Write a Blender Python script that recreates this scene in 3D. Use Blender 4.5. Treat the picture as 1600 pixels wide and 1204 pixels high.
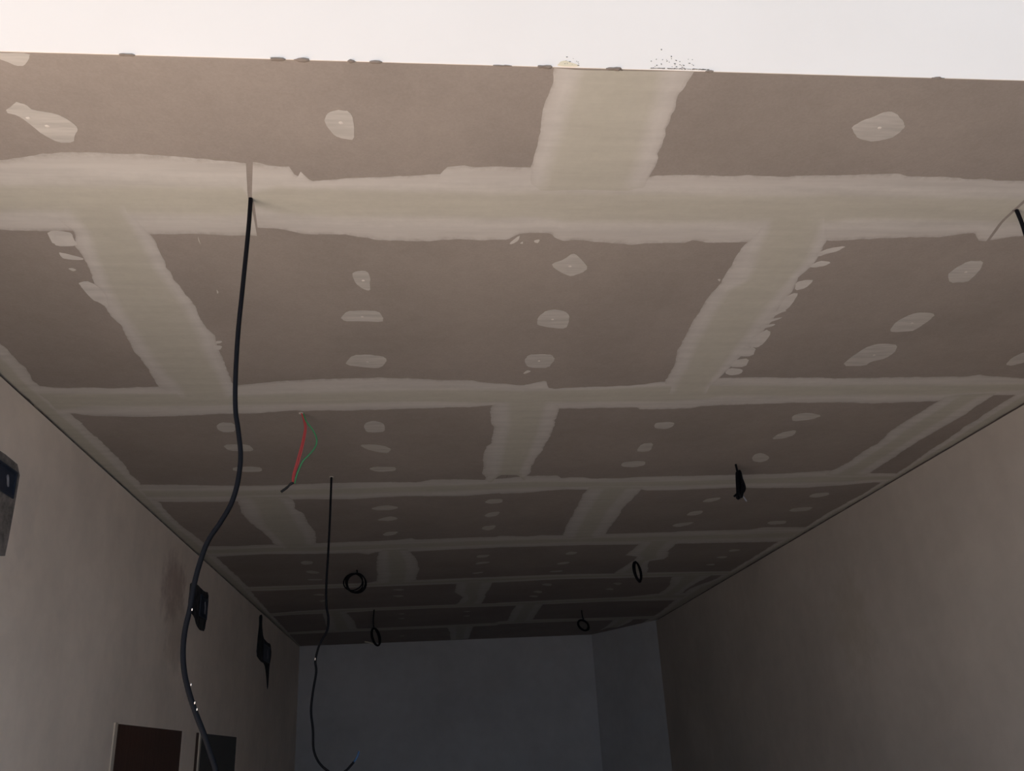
import bpy, bmesh, math, random
from mathutils import Vector, Matrix

for o in list(bpy.data.objects):
    bpy.data.objects.remove(o, do_unlink=True)
scene = bpy.context.scene
COL = scene.collection

# ------------------------------------------------------------------ camera
CAM_Z = 1.84            # phone held at eye height; floor is z = 0
CEIL = 3.09             # underside of the plasterboard
def camera():
    p, y, r = 0.393888, 0.11377, -0.05328      # pitch up, turn right, roll
    F = Vector((math.sin(y)*math.cos(p), math.cos(y)*math.cos(p), math.sin(p)))
    R0 = Vector((math.cos(y), -math.sin(y), 0)); U0 = R0.cross(F)
    R = math.cos(r)*R0 + math.sin(r)*U0; U = -math.sin(r)*R0 + math.cos(r)*U0
    m = Matrix(((R.x, U.x, -F.x, 0), (R.y, U.y, -F.y, 0), (R.z, U.z, -F.z, CAM_Z), (0, 0, 0, 1)))
    c = bpy.data.cameras.new('camera'); o = bpy.data.objects.new('camera', c)
    c.sensor_width = 36; c.lens = 1380/1600*36; c.clip_start = 0.02
    o.matrix_world = m; COL.objects.link(o); scene.camera = o
camera()

# ------------------------------------------------------------------ daylight
w = bpy.data.worlds.new('sky'); scene.world = w; w.use_nodes = True
bg = w.node_tree.nodes['Background']
bg.inputs['Color'].default_value = (0.62, 0.79, 1.0, 1); bg.inputs['Strength'].default_value = 1.05
sun = bpy.data.lights.new('sun', 'SUN'); sun.energy = 45.0; sun.angle = math.radians(0.6); sun.color = (1.0, 0.92, 0.85)
so = bpy.data.objects.new('sun', sun); COL.objects.link(so)
so.rotation_euler = Vector((0.48, -0.57, -0.80)).to_track_quat('-Z', 'Y').to_euler()
scene.view_settings.view_transform = 'Standard'
scene.view_settings.look = 'None'
scene.view_settings.exposure = 0.0
scene.view_settings.gamma = 1.0
scene.view_settings.use_curve_mapping = False

# ------------------------------------------------------------------ helpers
def tag(o, label=None, cat=None, group=None, kind=None):
    if label: o['label'] = label
    if cat: o['category'] = cat
    if group: o['group'] = group
    if kind: o['kind'] = kind
    return o
def link(name, me, m=None, parent=None):
    o = bpy.data.objects.new(name, me); COL.objects.link(o)
    if m is not None: me.materials.append(m)
    if parent is not None: o.parent = parent
    return o
def mesh(name, V, F, m=None, parent=None, smooth=False):
    me = bpy.data.meshes.new(name); me.from_pydata(V, [], F); me.validate(); me.update()
    if smooth:
        for p in me.polygons: p.use_smooth = True
    return link(name, me, m, parent)
def add_box(V, F, x0, x1, y0, y1, z0, z1):
    b = len(V)
    V += [(x0,y0,z0),(x1,y0,z0),(x1,y1,z0),(x0,y1,z0),(x0,y0,z1),(x1,y0,z1),(x1,y1,z1),(x0,y1,z1)]
    F += [tuple(b+i for i in f) for f in ((0,3,2,1),(4,5,6,7),(0,1,5,4),(1,2,6,5),(2,3,7,6),(3,0,4,7))]
def boxes(name, L, m, parent=None):
    V, F = [], []
    for b in L: add_box(V, F, *b)
    return mesh(name, V, F, m, parent)
def empty(name, loc=(0,0,0)):
    o = bpy.data.objects.new(name, None); o.location = loc; o.empty_display_size = .05; COL.objects.link(o); return o
def prism(name, pts, to3, depth_vec, m, parent=None):
    """flat polygon with real thickness: pts 2-D outline, to3 maps to space, depth_vec the thickness"""
    n = len(pts); P = [Vector(to3(p)) for p in pts]; D = Vector(depth_vec)
    V = [tuple(p) for p in P] + [tuple(p + D) for p in P]
    F = [tuple(range(n)), tuple(range(2*n-1, n-1, -1))] + [(i, i+n, (i+1) % n + n, (i+1) % n) for i in range(n)]
    me = bpy.data.meshes.new(name); bm = bmesh.new()
    vs = [bm.verts.new(v) for v in V]
    for f in F:
        try: bm.faces.new([vs[i] for i in f])
        except ValueError: pass
    bmesh.ops.recalc_face_normals(bm, faces=bm.faces)
    big = [f for f in bm.faces if len(f.verts) > 4]
    bmesh.ops.triangulate(bm, faces=big)
    bm.to_mesh(me); bm.free()
    return link(name, me, m, parent)
def h1(i, s):
    x = math.sin(i*127.1 + s*311.7)*43758.5453
    return x - math.floor(x)
def vnoise(x, s):
    i = math.floor(x); f = x - i; f = f*f*(3-2*f)
    return (h1(i, s)*(1-f) + h1(i+1, s)*f)*2 - 1
def fract(x, s, oct=4):
    a, v, k = 1.0, 0.0, 1.0
    for o in range(oct):
        v += a*vnoise(x*k, s+o*7.3); a *= .55; k *= 2.1
    return v
def interp(r, u):
    if u <= r[0][0]: return r[0][1]
    for a, b in zip(r, r[1:]):
        if u <= b[0]:
            d = b[0]-a[0]
            return b[1] if d < 1e-9 else a[1] + (b[1]-a[1])*(u-a[0])/d
    return r[-1][1]
def ragged(pts, seed, amp):
    """smooth an outline a little and roughen its rim"""
    out = []; n = len(pts)
    for i in range(n):
        a, b = pts[i], pts[(i+1) % n]
        for t in (.2, .5, .8): out.append((a[0]+(b[0]-a[0])*t, a[1]+(b[1]-a[1])*t))
    cx = sum(p[0] for p in out)/len(out); cy = sum(p[1] for p in out)/len(out)
    res = []
    for i, p in enumerate(out):
        k = 1 + amp*fract(i*.7, seed, 2)
        res.append((cx+(p[0]-cx)*k, cy+(p[1]-cy)*k))
    return res
def catmull(P, sub):
    P = [Vector(p) for p in P]; out = []
    for i in range(len(P)-1):
        a = P[i-1] if i else P[0]*2-P[1]; b, c = P[i], P[i+1]; d = P[i+2] if i+2 < len(P) else P[-1]*2-P[-2]
        for k in range(sub):
            t = k/sub
            out.append(.5*((2*b)+(c-a)*t+(2*a-5*b+4*c-d)*t*t+(3*b-a-3*c+d)*t**3))
    out.append(P[-1]); return out
def tube(name, P, r, m, parent=None, sub=6, n=10, closed=False, rough=0.0, extra=()):
    """round cable swept along the points; extra = further runs joined to the same piece"""
    V, F = [], []
    for run in [P] + list(extra):
        C = catmull(run, sub) if sub else [Vector(p) for p in run]
        b0 = len(V); up = Vector((0, 1, 0.01)).normalized()
        for i, c in enumerate(C):
            t = (C[min(i+1, len(C)-1)] - C[max(i-1, 0)]).normalized()
            u = (up - t*up.dot(t)); u = u.normalized() if u.length > 1e-4 else Vector((1,0,0)); v = t.cross(u); up = u
            rr = r*(1+rough*fract(i*.5, 3))
            for k in range(n):
                a = 2*math.pi*k/n; V.append(tuple(c + (u*math.cos(a)+v*math.sin(a))*rr))
        L = len(C)
        for i in range(L-1):
            for k in range(n):
                F.append((b0+i*n+k, b0+i*n+(k+1) % n, b0+(i+1)*n+(k+1) % n, b0+(i+1)*n+k))
        F.append(tuple(b0+k for k in range(n-1, -1, -1))); F.append(tuple(b0+(L-1)*n+k for k in range(n)))
    return mesh(name, V, F, m, parent, smooth=True)

# ------------------------------------------------------------------ materials
def mat(name, col, rough=.9, spec=.2):
    m = bpy.data.materials.new(name); m.use_nodes = True
    b = m.node_tree.nodes['Principled BSDF']
    b.inputs['Base Color'].default_value = (*col, 1); b.inputs['Roughness'].default_value = rough
    b.inputs['Specular IOR Level'].default_value = spec
    return m
def nd(m, t, **kw):
    n = m.node_tree.nodes.new(t)
    for k, v in kw.items(): setattr(n, k, v)
    return n
def mapped_noise(m, scale, detail=4, rough=.55, stretch=(1,1,1)):
    T = m.node_tree; tc = nd(m, 'ShaderNodeNewGeometry'); mp = nd(m, 'ShaderNodeMapping'); mp.inputs['Scale'].default_value = stretch
    n = nd(m, 'ShaderNodeTexNoise'); n.inputs['Scale'].default_value = scale; n.inputs['Detail'].default_value = detail; n.inputs['Roughness'].default_value = rough
    T.links.new(tc.outputs['Position'], mp.inputs['Vector']); T.links.new(mp.outputs['Vector'], n.inputs['Vector'])
    return n.outputs['Fac']
def ramp(m, fac, a, b, pa=.35, pb=.65):
    r = nd(m, 'ShaderNodeValToRGB'); e = r.color_ramp.elements
    e[0].position, e[1].position = pa, pb; e[0].color = (*a, 1); e[1].color = (*b, 1)
    m.node_tree.links.new(fac, r.inputs['Fac']); return r.outputs['Color']
def mixc(m, fac, a, b, mode='MIX'):
    x = nd(m, 'ShaderNodeMix', data_type='RGBA', blend_type=mode)
    for s, v in ((x.inputs['Factor'], fac), (x.inputs['A'], a), (x.inputs['B'], b)):
        if isinstance(v, bpy.types.NodeSocket): m.node_tree.links.new(v, s)
        elif isinstance(v, tuple): s.default_value = (*v, 1)
        else: s.default_value = v
    return x.outputs['Result']
def setcol(m, c): m.node_tree.links.new(c, m.node_tree.nodes['Principled BSDF'].inputs['Base Color'])
def bump(m, fac, strength, dist):
    b = nd(m, 'ShaderNodeBump'); b.inputs['Strength'].default_value = strength; b.inputs['Distance'].default_value = dist
    m.node_tree.links.new(fac, b.inputs['Height']); m.node_tree.links.new(b.outputs['Normal'], m.node_tree.nodes['Principled BSDF'].inputs['Normal'])
def math_node(m, op, a, b):
    x = nd(m, 'ShaderNodeMath', operation=op)
    for s, v in ((x.inputs[0], a), (x.inputs[1], b)):
        if isinstance(v, bpy.types.NodeSocket): m.node_tree.links.new(v, s)
        else: s.default_value = v
    return x.outputs[0]

BOARD = (0.325, 0.285, 0.258)
M = {}
m = M['board'] = mat('plasterboard_paper', BOARD, .95, .1)
n1 = mapped_noise(m, 2.2, 3); n2 = mapped_noise(m, 160, 4, .7); n3 = mapped_noise(m, 26, 4, .6)
c = ramp(m, n1, tuple(v*.94 for v in BOARD), tuple(v*1.06 for v in BOARD))
c = mixc(m, .35, c, ramp(m, n2, (.80,.80,.80), (1.12,1.12,1.12), .3, .7), 'MULTIPLY')
c = mixc(m, .45, c, ramp(m, n3, (.92,.92,.92), (1.06,1.06,1.06), .3, .7), 'MULTIPLY')
setcol(m, c); bump(m, n2, .08, .001)

PALE = (0.59, 0.56, 0.53); CORE = (0.50, 0.478, 0.415)
m = M['compound'] = mat('joint_compound', PALE, .85, .2)
a_core = nd(m, 'ShaderNodeAttribute', attribute_name='core').outputs['Fac']
a_rim = nd(m, 'ShaderNodeAttribute', attribute_name='rim').outputs['Fac']
st = mapped_noise(m, 9, 4, .6, (.35, 3.0, 1)); fine = mapped_noise(m, 40, 4, .65)
c = mixc(m, a_core, ramp(m, st, tuple(v*.90 for v in PALE), tuple(v*1.04 for v in PALE), .3, .62), ramp(m, st, tuple(v*.96 for v in CORE), tuple(v*1.04 for v in CORE)))
thin = math_node(m, 'MULTIPLY', a_rim, ramp(m, fine, (.15,.15,.15), (.85,.85,.85), .35, .7))
c = mixc(m, thin, c, BOARD)
c = mixc(m, .5, c, ramp(m, fine, (.94,.94,.94), (1.04,1.04,1.04)), 'MULTIPLY')
setcol(m, c); bump(m, st, .05, .002)

PUT = (0.51, 0.48, 0.45)
m = M['putty'] = mat('filler_putty', PUT, .85, .2)
st = mapped_noise(m, 30, 4, .6, (.3, 2.5, 1))
setcol(m, ramp(m, st, tuple(v*.84 for v in PUT), tuple(v*1.08 for v in PUT), .3, .7)); bump(m, st, .15, .002)
M['putty_light'] = mat('fresh_putty', (0.68, 0.63, 0.58), .8)

m = M['white'] = mat('white_paint', (0.94, 0.83, 0.73), .8)
n = mapped_noise(m, 3, 3); setcol(m, ramp(m, n, (.93,.82,.72), (.95,.84,.74)))
def wall_mat(name, col, stain=None):
    m = mat(name, col, .9, .15)
    n = mapped_noise(m, 1.3, 4); f = mapped_noise(m, 9, 5, .6); g = mapped_noise(m, 70, 3, .6)
    c = ramp(m, n, tuple(v*.92 for v in col), tuple(v*1.05 for v in col))
    c = mixc(m, .5, c, ramp(m, f, (.93,.93,.93), (1.05,1.05,1.05)), 'MULTIPLY')
    if stain:
        geo = nd(m, 'ShaderNodeNewGeometry')
        for (y, z, ry, rz, sc, amt) in stain:
            mp = nd(m, 'ShaderNodeMapping'); mp.vector_type = 'POINT'
            mp.inputs['Location'].default_value = (0, -y/ry, -z/rz); mp.inputs['Scale'].default_value = (0, 1/ry, 1/rz)
            m.node_tree.links.new(geo.outputs['Position'], mp.inputs['Vector'])
            ln = nd(m, 'ShaderNodeVectorMath', operation='LENGTH'); m.node_tree.links.new(mp.outputs['Vector'], ln.inputs[0])
            d = math_node(m, 'ADD', ln.outputs['Value'], math_node(m, 'MULTIPLY', math_node(m, 'SUBTRACT', f, .5), 1.6))
            k = ramp(m, d, (amt,)*3, (0,0,0), .35, 1.0)
            c = mixc(m, k, c, sc)
    setcol(m, c); bump(m, g, .1, .002)
    return m
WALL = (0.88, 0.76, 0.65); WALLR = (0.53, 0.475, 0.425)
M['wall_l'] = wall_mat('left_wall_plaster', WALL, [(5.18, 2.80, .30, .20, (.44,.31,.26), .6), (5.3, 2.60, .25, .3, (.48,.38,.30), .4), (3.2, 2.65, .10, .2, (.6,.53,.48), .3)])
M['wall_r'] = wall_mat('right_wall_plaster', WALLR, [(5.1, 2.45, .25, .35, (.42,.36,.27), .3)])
M['wall_b'] = wall_mat('back_wall_plaster', (0.50, 0.50, 0.52))
m = M['mortar'] = mat('grey_mortar', (0.20,0.18,0.165)); f = mapped_noise(m, 25, 5, .65); setcol(m, ramp(m, f, (.13,.12,.11), (.27,.24,.22))); bump(m, f, .4, .004)
m = M['dark_mortar'] = mat('dark_mortar', (0.05,0.05,0.055)); f = mapped_noise(m, 18, 5, .65); setcol(m, ramp(m, f, (.02,.02,.024), (.07,.066,.066))); bump(m, f, .4, .004)
M['lump'] = mat('plaster_lump', (0.23, 0.19, 0.16)); M['dirt'] = mat('dirt', (0.26, 0.225, 0.19))
M['yellow'] = mat('old_yellow_plaster', (0.80, 0.66, 0.46))
M['black'] = mat('black_cable_sheath', (0.004, 0.004, 0.006), .55, .12)
M['tape'] = mat('black_insulating_tape', (0.01, 0.01, 0.012), .5, .4)
M['red'] = mat('red_wire', (0.48, 0.07, 0.075), .45, .4); M['green'] = mat('green_wire', (0.05, 0.26, 0.11), .45, .4)
M['blue'] = mat('blue_wire', (0.03, 0.09, 0.2), .45, .4); M['greycore'] = mat('grey_wire', (0.22, 0.22, 0.25), .5)
M['boxblue'] = mat('navy_plastic', (0.02, 0.028, 0.05), .5, .4)
m = M['wood'] = mat('dark_brown_wood', (0.085,0.042,0.028), .55, .3); f = mapped_noise(m, 6, 4, .6, (1, 12, .6)); setcol(m, ramp(m, f, (.065,.031,.02), (.1,.05,.034)))
M['greypanel'] = mat('dark_grey_panel', (0.10, 0.095, 0.09), .7); M['frame'] = mat('pale_frame', (0.55, 0.48, 0.40), .7)
m = M['floor'] = mat('dusty_concrete', (0.022, 0.036, 0.075)); f = mapped_noise(m, 1.5, 5); setcol(m, ramp(m, f, tuple(v*.85 for v in (0.022, 0.036, 0.075)), tuple(v*1.1 for v in (0.022, 0.036, 0.075))))  # dark blue chosen so sky bounced off the floor cools the deep ceiling
m = M['ground'] = mat('pavement', (0.56, 0.49, 0.43)); f = mapped_noise(m, .8, 5); setcol(m, ramp(m, f, tuple(v*.9 for v in (0.56, 0.49, 0.43)), tuple(v*1.08 for v in (0.56, 0.49, 0.43))))
m = M['asphalt'] = mat('asphalt', (.07,.07,.075)); f = mapped_noise(m, 30, 4); setcol(m, ramp(m, f, (.055,.055,.06), (.09,.09,.095)))
M['slab'] = mat('concrete_slab', (0.3, 0.29, 0.28)); M['outer'] = mat('outer_render', (0.6, 0.55, 0.5))

# ------------------------------------------------------------------ measured outlines, metres (room coordinates)
DATA_TAPES = [
 [[(-1.383, 1.685), (-0.906, 1.685), (-0.846, 1.670), (-0.806, 1.659), (-0.745, 1.651), (-0.678, 1.650), (-0.615, 1.652), (-0.543, 1.658), (-0.489, 1.664), (-0.421, 1.673), (-0.381, 1.678)],
  [(-1.383, 1.781), (-0.946, 1.781), (-0.804, 1.780), (-0.613, 1.778), (-0.467, 1.778), (-0.403, 1.776), (-0.4, 1.809)],
  [(-1.383, 1.880), (-0.987, 1.880), (-0.901, 1.874), (-0.84, 1.881), (-0.681, 1.883), (-0.591, 1.884), (-0.49, 1.888), (-0.4, 1.884)],
  [(-1.383, 1.965), (-1.022, 1.965), (-0.922, 1.968), (-0.852, 1.972), (-0.672, 1.979), (-0.561, 1.977), (-0.509, 1.983), (-0.408, 1.985)]],
 [[(-0.365, 1.676), (-0.352, 1.677), (-0.334, 1.687), (-0.311, 1.690), (-0.287, 1.689), (-0.273, 1.746), (-0.27, 1.697), (-0.245, 1.744), (-0.2, 1.738), (-0.165, 1.734), (-0.13, 1.728), (-0.055, 1.718), (0.015, 1.712), (0.06, 1.708), (0.064, 1.680), (0.119, 1.676), (0.193, 1.675), (0.264, 1.675), (0.374, 1.696), (0.552, 1.704), (0.567, 1.700), (0.635, 1.698), (0.725, 1.697), (0.793, 1.694), (0.886, 1.698), (0.949, 1.692), (1.022, 1.685), (1.080, 1.680), (1.153, 1.682), (1.211, 1.688), (1.325, 1.691), (1.393, 1.692), (1.428, 1.702), (1.502, 1.701), (1.554, 1.700)],
  [(-0.39, 1.805), (-0.37, 1.787), (-0.327, 1.769), (-0.268, 1.772), (-0.168, 1.775), (-0.057, 1.777), (0.072, 1.781), (0.176, 1.786), (0.281, 1.778), (0.44, 1.777), (0.569, 1.774), (0.657, 1.777), (0.807, 1.781), (0.919, 1.780), (0.984, 1.774), (1.026, 1.768), (1.143, 1.775), (1.318, 1.778), (1.555, 1.775)],
  [(-0.39, 1.845), (-0.333, 1.881), (-0.177, 1.887), (-0.06, 1.883), (0.075, 1.882), (0.184, 1.890), (0.265, 1.879), (0.321, 1.887), (0.379, 1.901), (0.691, 1.900), (0.919, 1.886), (1.082, 1.894), (1.133, 1.875), (1.251, 1.873), (1.499, 1.881), (1.554, 1.880)],
  [(-0.4, 1.944), (-0.344, 1.953), (-0.292, 1.970), (-0.255, 1.975), (-0.184, 1.976), (-0.146, 1.991), (-0.097, 2.004), (0.021, 2.002), (0.106, 1.993), (0.191, 1.997), (0.237, 1.993), (0.263, 1.964), (0.285, 1.958), (0.348, 1.963), (0.362, 1.983), (0.388, 1.999), (0.422, 1.993), (0.512, 2.003), (0.572, 2.010), (0.72, 2.003), (0.734, 1.989), (0.779, 1.999), (0.893, 1.995), (1.115, 1.983), (1.180, 1.977), (1.301, 1.969), (1.422, 1.962), (1.517, 1.941), (1.554, 1.980), (1.576, 1.980)]],
 [[(1.567, 1.701), (1.594, 1.700), (2.515, 1.700)],
  [(1.565, 1.775), (1.611, 1.774), (2.515, 1.774)],
  [(1.563, 1.880), (1.625, 1.884), (2.515, 1.884)],
  [(1.575, 1.933), (1.582, 1.974), (1.671, 1.953), (2.515, 1.953)]],
 [[(-1.383, 2.946), (-1.310, 2.946), (-1.261, 2.966), (-1.154, 2.969), (-1.012, 2.978), (-0.909, 2.965), (-0.657, 2.961), (-0.592, 2.949), (-0.537, 2.935), (-0.385, 2.915), (-0.257, 2.910), (-0.166, 2.904), (-0.037, 2.911), (0.086, 2.929), (0.195, 2.936), (0.26, 2.963), (0.324, 2.971), (0.381, 2.987), (0.419, 2.967), (0.464, 2.942), (0.479, 3.010), (0.507, 3.021), (0.669, 3.008), (0.83, 2.991), (0.906, 2.964), (1.190, 2.927), (1.329, 2.932), (1.547, 2.945), (1.718, 2.945), (1.888, 2.938), (2.012, 2.940), (2.092, 2.942), (2.142, 2.922), (2.209, 2.945), (2.346, 2.962), (2.515, 2.962)],
  [(-1.383, 3.014), (-1.315, 3.014), (-1.174, 3.028), (-0.88, 3.036), (-0.658, 3.063), (-0.501, 3.047), (-0.267, 3.032), (-0.055, 3.027), (0.264, 3.025), (0.387, 3.039), (0.673, 3.029), (0.917, 3.006), (1.144, 3.005), (1.493, 3.020), (1.755, 3.020), (2.388, 3.024), (2.515, 3.024)],
  [(-1.383, 3.183), (-1.302, 3.183), (-1.212, 3.142), (-0.909, 3.152), (-0.674, 3.148), (-0.515, 3.142), (-0.276, 3.150), (-0.057, 3.135), (0.273, 3.156), (0.526, 3.157), (0.959, 3.170), (1.102, 3.147), (1.179, 3.115), (1.532, 3.114), (1.897, 3.124), (2.084, 3.129), (2.426, 3.081), (2.515, 3.081)],
  [(-1.383, 3.216), (-1.314, 3.216), (-1.276, 3.217), (-1.226, 3.253), (-1.064, 3.264), (-0.935, 3.259), (-0.773, 3.247), (-0.61, 3.241), (-0.485, 3.218), (-0.282, 3.225), (-0.1, 3.217), (0.092, 3.207), (0.193, 3.206), (0.284, 3.186), (0.554, 3.232), (0.71, 3.228), (0.869, 3.233), (0.882, 3.253), (1.069, 3.249), (1.095, 3.245), (1.133, 3.223), (1.300, 3.211), (1.477, 3.200), (1.696, 3.200), (1.852, 3.217), (2.106, 3.201), (2.334, 3.141), (2.427, 3.139), (2.515, 3.139)]],
 [[(-1.383, 4.148), (-1.315, 4.148), (-1.161, 4.159), (-0.969, 4.192), (-0.77, 4.207), (-0.634, 4.205), (-0.616, 4.200), (-0.481, 4.194), (-0.327, 4.184), (-0.096, 4.195), (-0.003, 4.202), (0.051, 4.165), (0.216, 4.171), (0.319, 4.192), (0.524, 4.136), (0.607, 4.137), (0.678, 4.136), (0.701, 4.184), (0.747, 4.168), (0.813, 4.178), (0.859, 4.209), (0.916, 4.207), (0.999, 4.213), (1.078, 4.196), (1.200, 4.191), (1.300, 4.194), (1.407, 4.191), (1.638, 4.191), (1.864, 4.184), (1.971, 4.165), (2.078, 4.146), (2.327, 4.208), (2.478, 4.225), (2.515, 4.225)],
  [(-1.383, 4.252), (-0.993, 4.289), (-0.603, 4.292), (-0.214, 4.285), (0.176, 4.274), (0.566, 4.239), (0.956, 4.280), (1.346, 4.282), (1.735, 4.273), (2.125, 4.259), (2.515, 4.282)],
  [(-1.383, 4.350), (-0.993, 4.383), (-0.603, 4.380), (-0.214, 4.376), (0.176, 4.372), (0.566, 4.335), (0.956, 4.346), (1.346, 4.366), (1.735, 4.353), (2.125, 4.355), (2.515, 4.335)],
  [(-1.383, 4.454), (-1.298, 4.454), (-1.136, 4.481), (-0.945, 4.485), (-0.55, 4.471), (-0.349, 4.494), (-0.226, 4.474), (-0.102, 4.454), (0.229, 4.481), (0.41, 4.435), (0.42, 4.451), (0.537, 4.445), (0.659, 4.410), (0.758, 4.396), (0.844, 4.409), (1.160, 4.428), (1.196, 4.452), (1.354, 4.455), (1.371, 4.455), (1.523, 4.446), (1.696, 4.431), (1.851, 4.459), (2.094, 4.461), (2.278, 4.434), (2.442, 4.392), (2.515, 4.392)]],
 [[(-1.383, 5.465), (-1.285, 5.465), (-1.111, 5.487), (-1.005, 5.471), (-0.633, 5.466), (-0.477, 5.455), (-0.302, 5.455), (-0.125, 5.433), (-0.056, 5.398), (-0.027, 5.445), (0.22, 5.431), (0.469, 5.426), (0.487, 5.402), (0.672, 5.442), (0.75, 5.416), (0.894, 5.433), (1.166, 5.434), (1.408, 5.432), (1.616, 5.429), (1.633, 5.414), (1.917, 5.417), (2.104, 5.420), (2.197, 5.361), (2.453, 5.389), (2.515, 5.389)],
  [(-1.383, 5.571), (-0.993, 5.564), (-0.603, 5.572), (-0.214, 5.561), (0.176, 5.548), (0.566, 5.529), (0.956, 5.540), (1.346, 5.546), (1.735, 5.541), (2.125, 5.542), (2.515, 5.535)],
  [(-1.383, 5.670), (-0.993, 5.651), (-0.603, 5.674), (-0.214, 5.670), (0.176, 5.657), (0.566, 5.633), (0.956, 5.640), (1.346, 5.653), (1.735, 5.659), (2.125, 5.670), (2.515, 5.673)],
  [(-1.383, 5.776), (-1.299, 5.776), (-1.066, 5.750), (-0.985, 5.743), (-0.647, 5.780), (-0.402, 5.789), (-0.343, 5.847), (-0.288, 5.780), (-0.071, 5.800), (0.18, 5.771), (0.494, 5.749), (0.515, 5.742), (0.727, 5.746), (1.102, 5.746), (1.445, 5.776), (1.716, 5.801), (1.734, 5.785), (2.010, 5.800), (2.429, 5.819), (2.515, 5.819)]],
 [[(-1.383, 6.866), (-1.290, 6.866), (-1.114, 6.852), (-0.879, 6.861), (-0.399, 6.848), (-0.336, 6.793), (-0.036, 6.793), (0.573, 6.774), (0.597, 6.768), (1.022, 6.754), (1.495, 6.789), (1.992, 6.810), (2.438, 6.857), (2.515, 6.857)],
  [(-1.383, 6.923), (-0.993, 6.922), (-0.603, 6.916), (-0.214, 6.873), (0.176, 6.866), (0.566, 6.856), (0.956, 6.833), (1.346, 6.848), (1.735, 6.872), (2.125, 6.892), (2.515, 6.912)],
  [(-1.383, 6.978), (-0.993, 6.983), (-0.603, 6.974), (-0.214, 6.949), (0.176, 6.941), (0.566, 6.932), (0.956, 6.906), (1.346, 6.915), (1.735, 6.940), (2.125, 6.955), (2.515, 6.965)],
  [(-1.383, 7.035), (-1.287, 7.035), (-1.145, 7.054), (-0.778, 7.039), (-0.162, 7.028), (0.276, 7.018), (0.591, 7.013), (0.617, 7.021), (1.119, 6.964), (1.573, 7.006), (1.997, 7.024), (2.349, 7.020), (2.515, 7.020)]],
 [[(-1.383, 8.164), (-1.314, 8.164), (-1.111, 8.101), (-0.885, 8.062), (-0.438, 8.047), (0.311, 8.035), (0.67, 8.043), (0.697, 8.018), (1.269, 7.977), (1.846, 7.947), (2.091, 7.828), (2.515, 7.828)],
  [(-1.383, 8.228), (-0.993, 8.156), (-0.603, 8.130), (-0.214, 8.106), (0.176, 8.099), (0.566, 8.106), (0.956, 8.079), (1.346, 8.054), (1.735, 8.034), (2.125, 7.966), (2.515, 7.975)],
  [(-1.383, 8.289), (-0.993, 8.226), (-0.603, 8.202), (-0.214, 8.165), (0.176, 8.157), (0.566, 8.168), (0.956, 8.153), (1.346, 8.130), (1.735, 8.110), (2.125, 8.095), (2.515, 8.114)],
  [(-1.383, 8.353), (-1.329, 8.353), (-1.138, 8.303), (-0.681, 8.298), (-0.42, 8.236), (0.099, 8.216), (0.685, 8.238), (0.715, 8.239), (1.107, 8.228), (1.698, 8.187), (2.383, 8.261), (2.515, 8.261)]],
 [[(-1.383, 9.457), (-1.352, 9.457), (-0.863, 9.378), (-0.541, 9.384), (0.259, 9.366), (0.768, 9.327), (0.793, 9.222), (1.227, 9.183), (1.903, 9.250), (2.450, 9.250)],
  [(-1.383, 9.510), (-1.000, 9.469), (-0.616, 9.454), (-0.233, 9.445), (0.15, 9.432), (0.533, 9.412), (0.917, 9.290), (1.300, 9.274), (1.683, 9.303), (2.067, 9.325), (2.450, 9.325)],
  [(-1.383, 9.560), (-1.000, 9.535), (-0.616, 9.522), (-0.233, 9.508), (0.15, 9.492), (0.533, 9.475), (0.917, 9.365), (1.300, 9.354), (1.683, 9.373), (2.067, 9.395), (2.450, 9.395)],
  [(-1.383, 9.613), (-1.341, 9.613), (-0.553, 9.592), (0.263, 9.550), (0.784, 9.535), (0.811, 9.446), (1.484, 9.435), (2.038, 9.470), (2.450, 9.470)]]]
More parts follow.
